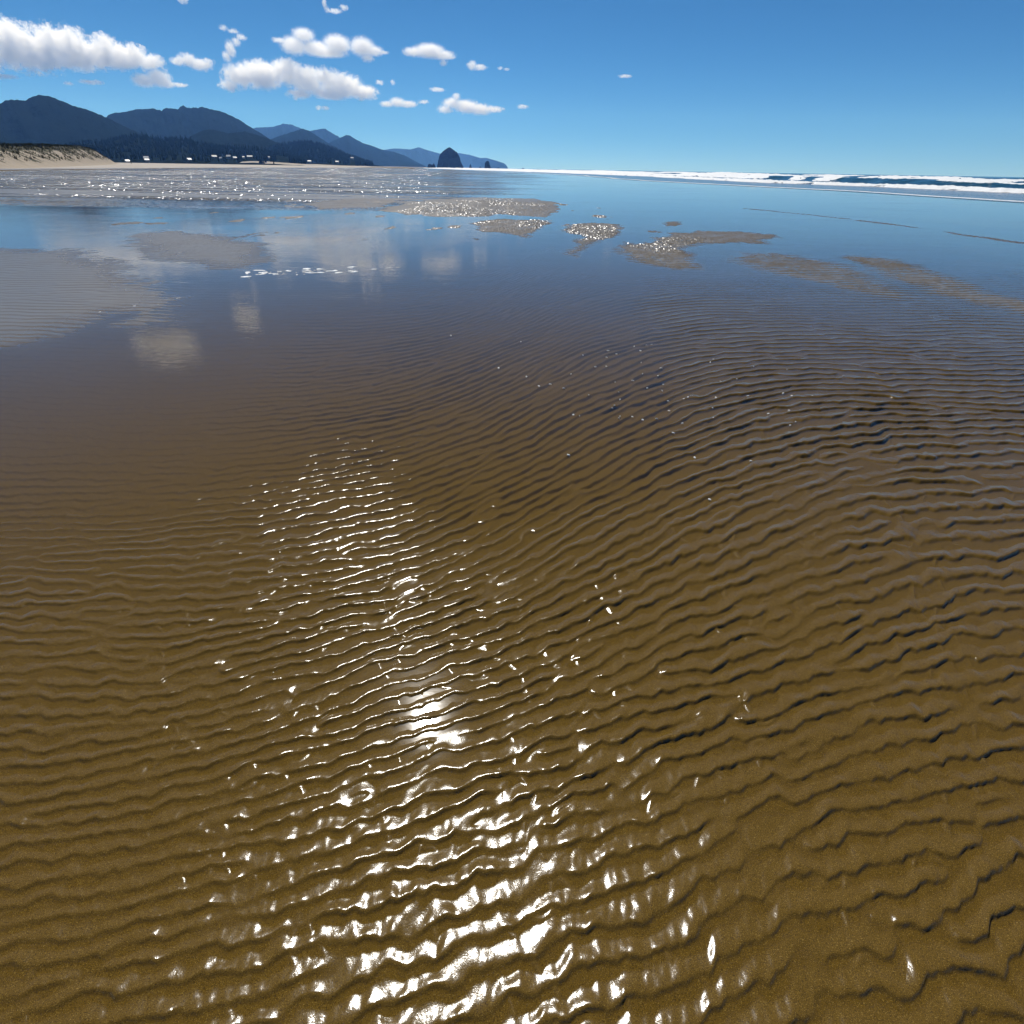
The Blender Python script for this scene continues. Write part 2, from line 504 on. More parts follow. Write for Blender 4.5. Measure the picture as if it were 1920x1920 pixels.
def beach_fields(x, y):
    """sand height, bar and dry masks; water lies at z = 0"""
    c, st, lamv, spur = ripples(x, y)
    amp = 0.136 * lamv * (1 - 0.35 * S(3, 8, y)) * st
    # the smooth sheet on the landward side
    flat = S(0.0, 1.3, -x - 0.20 * y - 0.45 + 0.35 * pn(x * 0.8, y * 0.8, 23)) * S(1.9, 3.2, y)
    flat = np.maximum(flat, 0.45 * S(0.0, 1.2, -x - 0.9 + 0.2 * pn(x, y, 27)) * S(0.9, 2.4, y))
    bar = bar_mask(x, y)
    # channel across the middle distance
    flat = np.maximum(flat, 0.8 * S(9.0, 11.0, y) * (1 - S(5.0, 7.0, x))) * (1 - bar)
    amp = amp * (1 - 0.72 * flat)
    far_fade = 1 - S(34, 60, y)
    rp = rip_profile(c)
    rp = np.maximum(rp, 0.45 * spur * (1 - 0.6 * rp) * (1 - S(4, 8, y)))
    rip = rp * amp * far_fade
    lump = 0.0017 * pn(x * 23, y * 13, 24) * np.sqrt(rp) + 0.0005 * pn(x * 60, y * 38, 25) * np.sqrt(rp)
    lump = lump * (1 - S(3, 7, y)) * (1 - 0.8 * flat)
    # how much of a ripple is under water
    sub = 0.27 + 0.37 * S(2.0, 5.0, y) + 0.35 * S(5, 12, y) + 0.75 * S(1.75, 2.7, y + 0.25 * pn(x * 1.5, y * 1.5, 30)) * (1 - S(0.1, 1.5, x - 0.1 * y)) * (1 - S(9, 12, y))
    sub = sub + 0.18 * pn(x * 0.6, y * 0.6, 26)
    z = rip - sub * amp + lump
    z = z - 0.0022 * flat - 0.010 * S(10, 24, y)
    z = z + bar * (0.012 + 0.010 * S(9, 20, y)) + bar * (0.0045 * pn(x * 6, y * 6, 28) + 0.0045 * pn(x * 13, y * 11, 29))
    jx, jy = jitter(x, y)
    for poly in FLATS:
        px = [q[0] for q in poly]; py = [q[1] for q in poly]
        m = (x > min(px) - 4) & (x < max(px) + 4) & (y > min(py) - 4) & (y < max(py) + 4)
        if not m.any(): continue
        d = sdf_poly(jx[m], jy[m], poly)
        k = S(-0.6, 0.9, d)
        z[m] += k * (0.0165 + 0.003 * pn(x[m] * 0.9, y[m] * 0.7, 38))
        bar[m] = np.maximum(bar[m], 0.85 * k)
    m = (x > 9) & (x < 18) & (y > 12) & (y < 36)
    if m.any():
        d = sdf_line(x[m] + 0.25 * pn(x[m], y[m] * 0.8, 35), y[m], SCARP)
        k = (1 - S(0.03, 0.24, d)) * S(-0.6, -0.15, pn(x[m] * 0.3, y[m] * 0.45, 36))
        z[m] += k * 0.024
        bar[m] = np.maximum(bar[m], 0.6 * k)
    # drained stripes far out on the landward side
    st = fbm(x / 26.0, y / 2.6 + 0.02 * x, 41, 3)
    st2 = fbm(x / 60.0, y / 9.0, 43, 2)
    reach = S(24, 34, y) * (1 - S(-0.06, 0.10, (x + 3 - 0.02 * y) / np.maximum(y, 1)))
    k = reach * S(-0.25, 0.25, st + 0.5 * st2)
    z = z + k * (0.017 + 0.004 * pn(x * 5, y * 3, 46))
    bar = np.maximum(bar, k)
    # more small leftovers among the channels
    xd = x_dry(y)
    dry = S(0, 14, xd - x + 3 * pn(x / 12, y / 12, 45))
    z = z + np.clip(xd - x, 0, 60) * 0.012 + 0.01 * dry
    xf = x_front(y)
    z = z - np.clip(x - xf + 16, 0, 200) * 0.012
    return z, np.clip(bar, 0, 1), dry

def row_list():
    y = [-2500, -800, -250, -90, -35, -14, -6, -3, -1.6, -0.9, -0.5, -0.2]
    y += list(np.arange(0.0, 1.7, 0.0045))
    y += list(np.arange(1.7, 4.0, 0.0075))
    v, st = 4.0, 0.009
    while v < 10: y.append(v); v += st; st = min(0.02, st * 1.0022)
    while v < 34: y.append(v); v += st; st = min(0.06, st * 1.0022)
    while v < 13900: y.append(v); st = max(st, 0) * 1.022; v += st
    y.append(13900)
    return np.array(sorted(set(y)))

def build_beach():
    ys = row_list()
    core = np.linspace(-1, 1, 1220)
    wing = 1 + 2.6 * np.linspace(0.02, 1, 60) ** 1.6           # coarser ground beyond both sides
    u = np.concatenate([-wing[::-1], core, wing])
    NC = len(u)
    half = 1.35 + 1.15 * np.abs(ys)
    X = np.clip(u[None, :] * half[:, None], -11500, 11500)
    far = half > 9990                                            # out at the horizon the sheet just fills its width
    X[far] = (u / np.abs(u).max())[None, :] * 11500
    mid = (half > 3100) & ~far
    X[mid] = (u / np.abs(u).max())[None, :] * np.minimum(half[mid] * np.abs(u).max(), 11500)[:, None]
    Y = np.repeat(ys[:, None], NC, 1)
    z, bar, dry = beach_fields(X.ravel(), Y.ravel())
    me = grid_mesh("wet_sand", X, Y, z.reshape(X.shape))
    set_attr(me, "bar", bar); set_attr(me, "dry", dry)
    xx, yy = X.ravel(), Y.ravel()
    set_attr(me, "glint", bar * S(9, 16, yy) * (0.25 + 0.75 * S(-6.0, -3.5, xx)) * (1 - 0.6 * S(2.0, 6.0, xx)) * (0.35 + 0.65 * S(-0.3, 0.4, fbm(xx * 0.35, yy * 0.2, 53, 3))))
    o = link("wet_sand", me, M_SAND)
    tag(o, "brown rippled wet sand of the tidal beach", "sand", kind="structure")
    # water film: a level sheet out to the swash
    ysw = ys[(ys > -7) & (ys < 700)][::3]
    uw = np.linspace(0, 1, 320)
    hw = (1.3 + 1.15 * np.abs(ysw)) * np.interp(ysw, [-7, 0, 8, 40], [3, 3, 1.6, 1.1])
    xl = np.maximum(-hw, x_dry(ysw) + 4); xr = np.minimum(hw, x_front(ysw) - 15)
    Xw = xl[:, None] + uw[None, :] * (xr - xl)[:, None]
    Yw = np.repeat(ysw[:, None], 320, 1)
    mw = grid_mesh("shallow_water", Xw, Yw, np.zeros_like(Xw))
    calm = 0.10 + 0.9 * S(3.0, 8.0, Yw) * (0.35 + 0.65 * S(-0.3, 0.4, fbm(Xw / 5, Yw / 7, 51, 2)))
    calm = calm * (1 - 0.75 * S(18, 40, Yw))
    set_attr(mw, "calm", calm)
    lm = 1 - S(-0.20, 0.12, (Xw + 2.5) / np.maximum(Yw, 1) + 0.06 * fbm(Xw / 12, Yw / 6, 54, 2))
    chop = lm * S(24, 36, Yw) * (0.25 + 0.75 * S(-0.35, 0.15, fbm(Xw / 22, Yw / 4.0, 52, 3)))
    set_attr(mw, "choppy", chop)
    o = link("shallow_water", mw, M_WATER)
    tag(o, "thin clear sheet of tide water lying over the sand", "water", kind="structure")
build_beach()

# ------------------------------------------------------------------ sea and surf
def sea_fields(c, y):
    """height and foam cover at c metres seaward of the swash edge"""
    n1 = pn(y / 26.0, c / 60.0, 61); n2 = pn(y / 9.0, c / 14.0, 62); n3 = fbm(y / 2.2, c / 2.2, 63, 3)
    cw = c + 3.2 * n1 + 1.0 * n2
    def bore(c0, h, w, back):
        d = cw - c0
        return h * S(-w, 0, d) * (1 - S(0, back, d))
    z = 0.015 + 0.10 * S(-18, 4, c)
    z = z + bore(1.6, 0.24, 1.3, 12) * (1 + 0.3 * n2)
    b2 = 0.75 + 0.45 * pn(y / 42.0, 3.3, 64)
    z = z + bore(30, 1.00, 5, 20) * b2
    b3 = 0.8 + 0.4 * pn(y / 60.0, 7.7, 65)
    z = z + bore(62, 1.15, 9, 26) * b3
    z = z + bore(104, 1.2, 14, 34) * (0.8 + 0.4 * pn(y / 80.0, 9.1, 66))
    z = z + bore(150, 1.1, 18, 40) + bore(230, 0.9, 30, 60)
    z = z + 0.06 * n3 * S(0, 12, c) + 0.18 * S(20, 60, c) * pn(c / 6.0, y / 16.0, 67)
    f = S(-0.3, 0.8, cw) * (1 - S(4.0, 9, cw + 3 * n3 + 2 * n2))
    brk = S(-0.25, 0.15, pn(y / 34.0, 1.7, 68) + 0.25 * n2 + 0.5 * S(120, 220, y) - 1.1 * (1 - S(88, 135, y)))
    f = np.maximum(f, brk * S(25, 27, cw + n3) * (1 - S(31, 38, cw + 3 * n3)))
    f = np.maximum(f, S(28.6, 29.6, cw) * (1 - S(30.5, 32, cw + n3)) * S(-0.35, 0.0, n2 + 0.4 * n1))
    f = np.maximum(f, S(-0.3, 0.1, pn(y / 40.0, 4.4, 69) + 0.3 * n2) * S(53, 57, cw + n3) * (1 - S(64, 70, cw + 4 * n3)))
    f = np.maximum(f, S(-0.1, 0.2, pn(y / 50.0, 8.8, 70)) * S(94, 99, cw + n3) * (1 - S(105, 110, cw + 4 * n3)))
    f = np.maximum(f, S(0.0, 0.2, pn(y / 60.0, 2.8, 71)) * S(140, 146, cw + n3) * (1 - S(151, 156, cw + 4 * n3)))
    f = np.maximum(f, 0.9 * S(260, 420, y) * (1 - S(70, 150, cw + 10 * n3)) * S(0, 2, cw))
    lace = S(-0.75, 0.05, fbm(y / 5.0, c / 1.8, 72, 4, 0.6) + 0.7 * S(180, 400, y))
    return z, np.clip(f * (0.25 + 0.75 * lace), 0, 1)

def build_sea():
    ys = [-400, -150, -50, 0] + list(np.arange(15, 130, 0.6)) + list(np.arange(130, 300, 1.2))
    v = 300.0; st = 1.5
    while v < 13800: ys.append(v); st *= 1.035; v += st
    ys.append(13850)
    ys = np.array(ys)
    cs = list(np.arange(-21, -1, 1.0)) + list(np.arange(-1, 14, 0.3)) + list(np.arange(14, 112, 0.7))
    v = 112.0; st = 1.0
    while v < 11000: cs.append(v); st *= 1.06; v += st
    cs = np.array(cs)
    Cg, Yg = np.meshgrid(cs, ys)
    X = x_front(Yg) + Cg
    X = np.minimum(X, 11400)
    z, f = sea_fields(Cg.ravel(), Yg.ravel())
    z = z - 0.9 * S(300, 800, Cg.ravel()) * 0
    Z = z.reshape(X.shape)
    me = grid_mesh("sea", X, Yg, Z)
    set_attr(me, "shallow", 1 - S(-4, 12, Cg.ravel()))
    o = link("sea", me, M_SEA)
    tag(o, "dark teal sea with breaking waves out to the horizon", "sea", kind="structure")
    # foam: its own lumpy skin lying on the waves
    F = f.reshape(X.shape)
    Lm = 0.06 + 0.22 * np.abs(fbm(Yg / 2.2, Cg / 1.3, 75, 4, 0.6))
    Zf = Z + F * Lm - 0.04
    q = grid_quads(*X.shape)
    keep = F.ravel()[q].max(1) > 0.42 + 0.0
    q = q[keep]
    used = np.unique(q)
    remap = np.full(X.size, -1); remap[used] = np.arange(len(used))
    V = np.stack([X, Yg, Zf], -1).reshape(-1, 3)[used]
    # swash line: long broken ribbon of froth where the last wave stopped
    rib_v, rib_q = [], []
    off = len(V)
    yv = np.arange(20, 420, 0.8)
    w = np.clip(0.35 + 0.6 * pn(yv / 5.0, yv * 0, 76) + 0.4 * pn(yv / 1.7, yv * 0, 77), 0.02, 1.2) * (1 + yv / 150)
    xc = x_front(yv) - 19.5 + 1.6 * pn(yv / 19.0, yv * 0 + 4, 78) + 0.3 * pn(yv / 4.0, yv * 0 + 2, 79)
    for i in range(len(yv)):
        rib_v += [(xc[i], yv[i], 0.012), (xc[i] + w[i] * 0.5, yv[i], 0.05), (xc[i] + w[i], yv[i], 0.012)]
        if i:
            a = off + 3 * (i - 1)
            rib_q += [(a, a + 1, a + 4, a + 3), (a + 1, a + 2, a + 5, a + 4)]
    me2 = np_mesh("sea_foam", np.vstack([V, np.array(rib_v)]), np.vstack([remap[q], np.array(rib_q)]))
    o = link("sea_foam", me2, M_FOAM)
    tag(o, "white foam of the breaking surf along the shore", "foam", kind="stuff")
build_sea()

# froth left on the still water, plus tiny white specks
def build_froth_and_specks():
    rng = random.Random(5)
    bm = bmesh.new()
    def fleck(x, y, rx, ry, h=0.004):
        n = 12
        ring = []
        top = bm.verts.new((x, y, h + 0.0015))
        ph = rng.random() * 6
        for i in range(n):
            a = 2 * math.pi * i / n
            k = 0.7 + 0.3 * math.sin(2 * a + ph) + rng.uniform(-0.2, 0.2)
            ring.append((x + rx * k * math.cos(a), y + ry * k * math.sin(a)))
        lo = [bm.verts.new((p[0], p[1], 0.0005)) for p in ring]
        hi = [bm.verts.new((x + (p[0] - x) * 0.85, y + (p[1] - y) * 0.85, h)) for p in ring]
        for i in range(n):
            j = (i + 1) % n
            bm.faces.new((lo[i], lo[j], hi[j], hi[i]))
            bm.faces.new((hi[i], hi[j], top))
    def along(pts, n, sx, sy, big):
        for _ in range(n):
            t = rng.random() * (len(pts) - 1); i = int(t); t -= i
            x = pts[i][0] * (1 - t) + pts[i + 1][0] * t + rng.gauss(0, sx)
            y = pts[i][1] * (1 - t) + pts[i + 1][1] * t + rng.gauss(0, sy)
            s = big * (0.25 + rng.random() ** 3)
            fleck(x, y, s * rng.uniform(1.0, 2.2), s * rng.uniform(0.8, 1.4))
    along([(-4.6, 9.9), (-4.1, 9.75), (-3.9, 10.2), (-3.2, 10.3), (-2.4, 10.7)], 62, 0.16, 0.15, 0.062)
    along([(-6.06, 6.93), (-5.44, 6.82), (-5.17, 7.15), (-4.7, 7.9)], 16, 0.10, 0.10, 0.045)
    for _ in range(70):  # loose scatter of tiny raised white specks, apart from the froth lines
        fleck(rng.gauss(1.35, 0.75), rng.gauss(4.3, 0.8), rng.uniform(.006, .016), rng.uniform(.006, .014), 0.006)
    me = bpy.data.meshes.new("froth_and_specks")
    bm.to_mesh(me); bm.free()
    o = link("froth_and_specks", me, M_FOAM)
    tag(o, "white flecks of froth and tiny white specks on the shallow water", "froth", kind="stuff")
build_froth_and_specks()

# ------------------------------------------------------------------ mountains, hills, headland
RIDGES = {
'M1': [(-46, 3.0), (-42, 2.7), (-38.663, 3.27), (-38.311, 3.436), (-37.847, 3.523), (-37.186, 3.507), (-36.679, 3.744), (-36.339, 3.853), (-35.735, 3.863), (-35.255, 3.686), (-34.588, 3.393), (-33.705, 3.196), (-33.145, 2.944), (-32.708, 2.776), (-32.288, 2.539), (-31.556, 2.18), (-30.782, 1.877), (-29.644, 1.51), (-28.394, 0.744), (-27.5, 0.2)],
'M2': [(-37, 1.4), (-34.611, 2.058), (-32.924, 2.639), (-32.469, 2.977), (-32.094, 3.091), (-31.393, 3.157), (-30.825, 3.312), (-30.521, 3.391), (-29.38, 3.448), (-28.951, 3.338), (-28.789, 3.509), (-28.559, 3.552), (-27.731, 3.527), (-27.569, 3.698), (-27.297, 3.744), (-27.075, 3.623), (-26.318, 3.658), (-26.07, 3.736), (-25.465, 3.597), (-24.901, 3.554), (-24.188, 3.312), (-23.48, 2.995), (-22.785, 2.565), (-22.065, 2.16), (-20.974, 1.461), (-19.5, 0.5)],
'M3': [(-26, 1.3), (-24.132, 2.026), (-23.034, 2.38), (-22.383, 2.543), (-21.129, 2.618), (-20.24, 2.861), (-19.612, 2.846), (-19.016, 2.648), (-18.203, 2.416), (-17.39, 2.106), (-16.604, 1.563), (-15.5, 0.6)],
'M3b': [(-20.5, 1.2), (-19.137, 2.06), (-18.42, 2.41), (-17.301, 2.588), (-16.854, 2.637), (-16.458, 2.39), (-15.841, 2.107), (-15.24, 1.668), (-14.658, 1.028), (-13.8, 0.3)],
'M4': [(-29.5, 0.8), (-28.212, 1.345), (-27.513, 1.782), (-26.642, 2.156), (-25.941, 2.318), (-25.264, 2.237), (-24.515, 2.085), (-23.892, 2.175), (-23.346, 2.263), (-22.497, 2.075), (-21.717, 1.881), (-20.563, 1.397), (-19, 0.5)],
'M5': [(-24.5, 0.5), (-23.163, 1.042), (-22.222, 1.504), (-20.857, 1.977), (-19.958, 2.221), (-19.277, 2.422), (-18.73, 2.584), (-18.196, 2.453), (-17.411, 1.994), (-16.814, 1.633), (-15.768, 1.199), (-14.948, 0.634), (-14.2, 0.2)],
'M6': [(-24, 0.55), (-22.792, 0.80), (-21.846, 1.2), (-20.974, 1.35), (-19.878, 1.49), (-18.996, 1.59), (-18.341, 1.60), (-17.488, 1.47), (-16.644, 1.22), (-15.369, 0.75), (-14.052, 0.35), (-13.15, 0.14), (-12.464, 0.03), (-12.0, -0.02)],
'M7': [(-20, 0.2), (-18.527, 0.763), (-17.537, 1.315), (-16.577, 1.714), (-15.623, 2.075), (-15.149, 2.236), (-14.884, 2.205), (-14.512, 1.988), (-13.872, 1.698), (-12.982, 1.486), (-12.315, 1.266), (-11.165, 1.091), (-10.247, 0.831), (-9.332, 0.406), (-8.394, 0.03), (-8.0, -0.02)],
'M8': [(-15.5, 0.8), (-13.51, 1.01), (-12.086, 1.231), (-11.135, 1.366), (-9.725, 1.313), (-8.998, 1.483), (-8.299, 1.298), (-7.117, 1.04), (-5.421, 1.107), (-4.453, 1.002), (-3.483, 0.775), (-2.895, 0.783), (-2.013, 0.594), (-1.275, 0.401), (-0.977, 0.201), (-0.877, 0.0), (-0.8, -0.03)],
'M9': [(-48, 0.6), (-43.901, 0.6), (-39.711, 0.55), (-37.927, 0.57), (-37.282, 0.65), (-36.248, 0.85), (-35.229, 1.0), (-33.842, 1.22), (-33.127, 1.34), (-32.032, 1.54), (-31.306, 1.64), (-30.592, 1.66), (-30.177, 1.52), (-29.578, 1.45), (-28.815, 1.52), (-27.874, 1.54), (-26.63, 1.22), (-25.089, 1.10), (-23.503, 0.98), (-21.872, 0.85), (-20.654, 0.62), (-19.424, 0.4), (-18.5, 0.2), (-18.0, -0.02)],
'SB': [(-25.2, -0.02), (-24.658, 0.02), (-24.05, 0.19), (-23.4, 0.24), (-22.2, 0.25), (-21.4, 0.2), (-20.4, 0.16), (-19.1, 0.10), (-17.8, 0.10), (-16.0, 0.04), (-13.7, 0.03), (-13.0, -0.03)],
}

def ridge_height(key, az, r, dist, front, back, shape, rough, seed):
    pr = RIDGES[key]
    el = np.interp(az, [p[0] for p in pr], [p[1] for p in pr])
    H = CAM_H + dist * np.tan(np.radians(el)) + 0.6
    base = dist - front
    wob = front * 0.12 * pn(az * 0.8, az * 0 + seed, seed + 1)
    t = np.clip((r - base - wob) / (front - wob), 0, 1)
    if shape == 'bank':
        f = 0.11 * S(0, 0.05, t) + 0.06 * S(0.05, 0.3, t) + 0.83 * S(0.12, 1.12, t) / S(0.12, 1.12, np.array(1.0))
    elif shape == 'bluff':
        f = S(0, 1, t)
    else:
        f = 0.45 * t + 0.55 * S(0.0, 1.15, t) / S(0.0, 1.15, np.array(1.0))
    tb = np.clip((r - dist) / back, 0, 1)
    f = np.where(r > dist, 1 - S(0, 1, tb), f)
    spur = fbm(az * 0.8 * (dist / 6000) + 1.2 * t, t * 2.6, seed + 3, 5)
    env = 4 * t * (1 - t)
    h = H * f * (1 + rough * spur * env)
    crest = fbm(az * 6.0 * (dist / 6000), az * 0 + 0.3, seed + 9, 4, 0.6)
    h = h + H * 0.012 * crest * S(0.5, 1, t)
    return np.minimum(h, H * (0.35 + 0.65 * np.maximum(t, 0)) * 1.03 + 2) - 0.6 * (1 - S(0, 0.04, t))

RP = {  # distance, front depth, back depth, shape, roughness, seed
'M1': (3100, 650, 800, 'hill', 0.16, 100), 'M2': (4500, 1000, 900, 'hill', 0.16, 110),
'M3': (10400, 1700, 1300, 'hill', 0.16, 120), 'M3b': (9800, 1700, 1300, 'hill', 0.16, 130),
'M4': (2950, 500, 120, 'hill', 0.16, 140), 'M5': (5600, 1700, 1200, 'hill', 0.16, 150),
'M6': (3000, 900, 700, 'bank', 0.18, 160), 'M7': (7000, 1600, 1100, 'hill', 0.14, 170),
'M8': (12800, 1500, 900, 'hill', 0.16, 180), 'M9': (2200, 850, 150, 'bank', 0.22, 190),
'SB': (1500, 60, 500, 'bluff', 0.05, 200),
}
def hill_z(key, az, r):
    return float(ridge_height(key, np.array([az], float), np.array([r], float), *RP[key])[0])

def build_ridge(key, name, label, cat, mat):
    dist, front, back, shape, rough, seed = RP[key]
    pr = RIDGES[key]
    daz = 0.06 if dist > 4000 else 0.05
    az = np.arange(pr[0][0], pr[-1][0] + daz, daz)
    rr = np.concatenate([np.linspace(dist - front * 1.15, dist, 46), np.linspace(dist, dist + back, 14)[1:]])
    A, Rr = np.meshgrid(az, rr)
    Z = ridge_height(key, A.ravel(), Rr.ravel(), dist, front, back, shape, rough, seed).reshape(A.shape)
    edge = np.minimum(S(pr[0][0], pr[0][0] + 1.0, A), 1 - S(pr[-1][0] - 0.3, pr[-1][0] + daz, A)) if key not in ('M1', 'M9') else 1.0
    Z = Z * edge - 1.2
    X = np.sin(np.radians(A)) * Rr; Y = np.cos(np.radians(A)) * Rr
    me = grid_mesh(name, X, Y, Z)
    o = link(name, me, mat)
    return tag(o, label, cat, kind="structure")

M_BLUFF = mat_plain("pale_bluff_sand", (0.30, 0.26, 0.21), 0.9, 0.15, 0.15)
for k, nm, lb, ct, mt in [
    ('M1', 'mountain', 'highest dark blue mountain with a blunt twin summit above the dune', 'mountain', M_MTN),
    ('M2', 'mountain', 'broad mountain with a notched, stepped rocky crest', 'mountain', M_MTN),
    ('M3', 'mountain', 'hazy rounded mountain to the right of the notched one', 'mountain', M_MTN),
    ('M3b', 'mountain', 'hazy small peak just behind the pointed coastal hill', 'mountain', M_MTN),
    ('M4', 'hill', 'low twin humped hill at the foot of the notched mountain', 'hill', M_MTN),
    ('M5', 'hill', 'steep grey-blue hill behind the dark wooded hill', 'hill', M_MTN),
    ('M6', 'hill', 'dark wooded hill sloping down to the beach houses', 'hill', M_HILL),
    ('M7', 'hill', 'pointed coastal hill with a long slope down to the surf', 'hill', M_MTN),
    ('M8', 'headland', 'palest far headland behind the tall sea stack', 'headland', M_MTN),
    ('M9', 'hill', 'low dark wooded rise behind the end of the dune', 'hill', M_HILL),
    ('SB', 'sand_bluff', 'pale bare sand bluff below the beach houses', 'bluff', M_BLUFF)]:
    build_ridge(k, nm, lb, ct, mt)

# ------------------------------------------------------------------ dune
DUNE = [(-92, 60), (-100, 100), (-116, 145), (-150, 215), (-196, 300), (-240, 372), (-262, 405)]
def dune_field(s, w):
    """height above the beach along (s) and behind (w) the dune foot"""
    L = 395.0
    top = np.interp(s, [0, 60, 110, 170, 230, 290, 340, 372, 390], [3.6, 3.7, 3.9, 4.9, 6.0, 6.3, 5.2, 2.6, 0.3])
    gul = fbm(s / 5.0 + w * 0.10, w / 9.0, 211, 4)
    foot = 1.2 + 0.9 * pn(s / 9.0, s * 0, 212) + 0.6 * gul
    t = np.clip((w - foot) / 8.5, 0, 1)
    h = top * (0.25 * t + 0.75 * S(0, 1, t))
    h = h + 0.55 * gul * t * (1.3 - t) + (0.5 * pn(s / 14, w / 12, 213) + 0.25 * pn(s / 4, w / 4, 214)) * S(0.8, 1.0, t)
    h = h * (1 - S(26, 60, w) * 0.5) + 0.02
    gr = 0.95 * S(0.62, 0.95, t) + 0.85 * S(-0.12, 0.30, fbm(s / 2.3 + w * 0.45, w / 5.0, 215, 4)) * S(0.08, 0.5, t)
    gr = gr - 0.8 * S(0.25, 0.5, pn(s / 16, w / 5, 216)) * (1 - S(60, 120, s)) * 0.8
    return h, np.clip(gr, 0, 1)
def dune_point(s, w):
    P = np.array(DUNE, float)
    seg = np.hypot(*np.diff(P, axis=0).T)
    cum = np.concatenate([[0], np.cumsum(seg)])
    sc = np.clip(np.asarray(s, float) / 395.0, 0, 1) * cum[-1]
    x = np.interp(sc, cum, P[:, 0]); y = np.interp(sc, cum, P[:, 1])
    x1 = np.interp(sc + 8, cum, P[:, 0]); y1 = np.interp(sc + 8, cum, P[:, 1])
    x0 = np.interp(sc - 8, cum, P[:, 0]); y0 = np.interp(sc - 8, cum, P[:, 1])
    tx, ty = x1 - x0, y1 - y0
    n = np.hypot(tx, ty)
    return x - ty / n * w, y + tx / n * w
def build_dune():
    s = np.arange(0, 395, 0.55); w = np.concatenate([np.arange(-1.5, 16, 0.4), np.arange(16, 70, 2.0)])
    Sg, Wg = np.meshgrid(s, w)
    h, g = dune_field(Sg.ravel(), Wg.ravel())
    X, Y = dune_point(Sg.ravel(), Wg.ravel())
    base = np.clip(x_dry(Y) - X, 0, 60) * 0.012
    Z = (h + base - 0.1 * (Wg.ravel() < 0)).reshape(Sg.shape)
    me = grid_mesh("sand_dune", X.reshape(Sg.shape), Y.reshape(Sg.shape), Z)
    set_attr(me, "grassy", g)
    o = link("sand_dune", me, M_DUNE)
    tag(o, "pale eroded sand dune with dark grass on its top", "dune", kind="structure")
    # marram grass
    rng = np.random.default_rng(3)
    n = 9000
    ss = rng.random(n) * 380; ww = 4.5 + rng.random(n) ** 1.3 * 22
    hh, gg = dune_field(ss, ww)
    px, py = dune_point(ss, ww)
    V, Q = [], []
    for i in range(n):
        if gg[i] < 0.45: continue
        z0 = hh[i] + min(max(float(x_dry(py[i])) - px[i], 0), 60) * 0.012
        for k in range(3):
            a = rng.random() * 6.283; l = 0.35 + 0.45 * rng.random(); wd = 0.10
            dx, dy = math.cos(a), math.sin(a)
            b = len(V)
            V += [(px[i] - dy * wd, py[i] + dx * wd, z0 - 0.1), (px[i] + dy * wd, py[i] - dx * wd, z0 - 0.1),
                  (px[i] + dx * l * 0.5, py[i] + dy * l * 0.5, z0 + l)]
            Q.append((b, b + 1, b + 2))
    me = np_mesh("dune_grass", V, Q)
    o = link("dune_grass", me, mat_plain("marram_grass", (0.055, 0.055, 0.030), 0.9, 0.4, 0.7), smooth=False)
    tag(o, "dark marram grass on top of the sand dune", "grass", kind="stuff")
build_dune()

# ------------------------------------------------------------------ forest and single conifers
def conifer_geo(rng, tiers=4, seg=7):
    """ragged spruce of unit height: stacked drooping skirts round a trunk"""
    V, Q = [], []
    for k in range(tiers):
        z0 = 0.10 + 0.80 * k / tiers
        z1 = min(1.0, z0 + 0.42 - 0.04 * k)
        r = 0.20 * (1 - k / (tiers + 0.6)) * (0.85 + 0.3 * rng.random())
        b = len(V)
        ox, oy = rng.uniform(-.02, .02), rng.uniform(-.02, .02)
        for i in range(seg):
            a = 2 * math.pi * (i + rng.random() * 0.5) / seg
            q = r * (0.7 + 0.5 * rng.random())
            V.append((ox + q * math.cos(a), oy + q * math.sin(a), z0 + rng.uniform(-0.05, 0.04)))
        V.append((ox, oy, z1))
        V.append((ox, oy, z0 + 0.04))
        for i in range(seg):
            j = (i + 1) % seg
            Q.append((b + i, b + j, b + seg)); Q.append((b + j, b + i, b + seg + 1))
    b = len(V)
    for i in range(4):
        a = math.pi / 2 * i
        V += [(0.02 * math.cos(a), 0.02 * math.sin(a), -0.05), (0.012 * math.cos(a), 0.012 * math.sin(a), 0.3)]
    for i in range(4):
        j = (i + 1) % 4
        Q += [(b + 2 * i, b + 2 * j, b + 2 * j + 1), (b + 2 * i, b + 2 * j + 1, b + 2 * i + 1)]
    return np.array(V), np.array(Q)

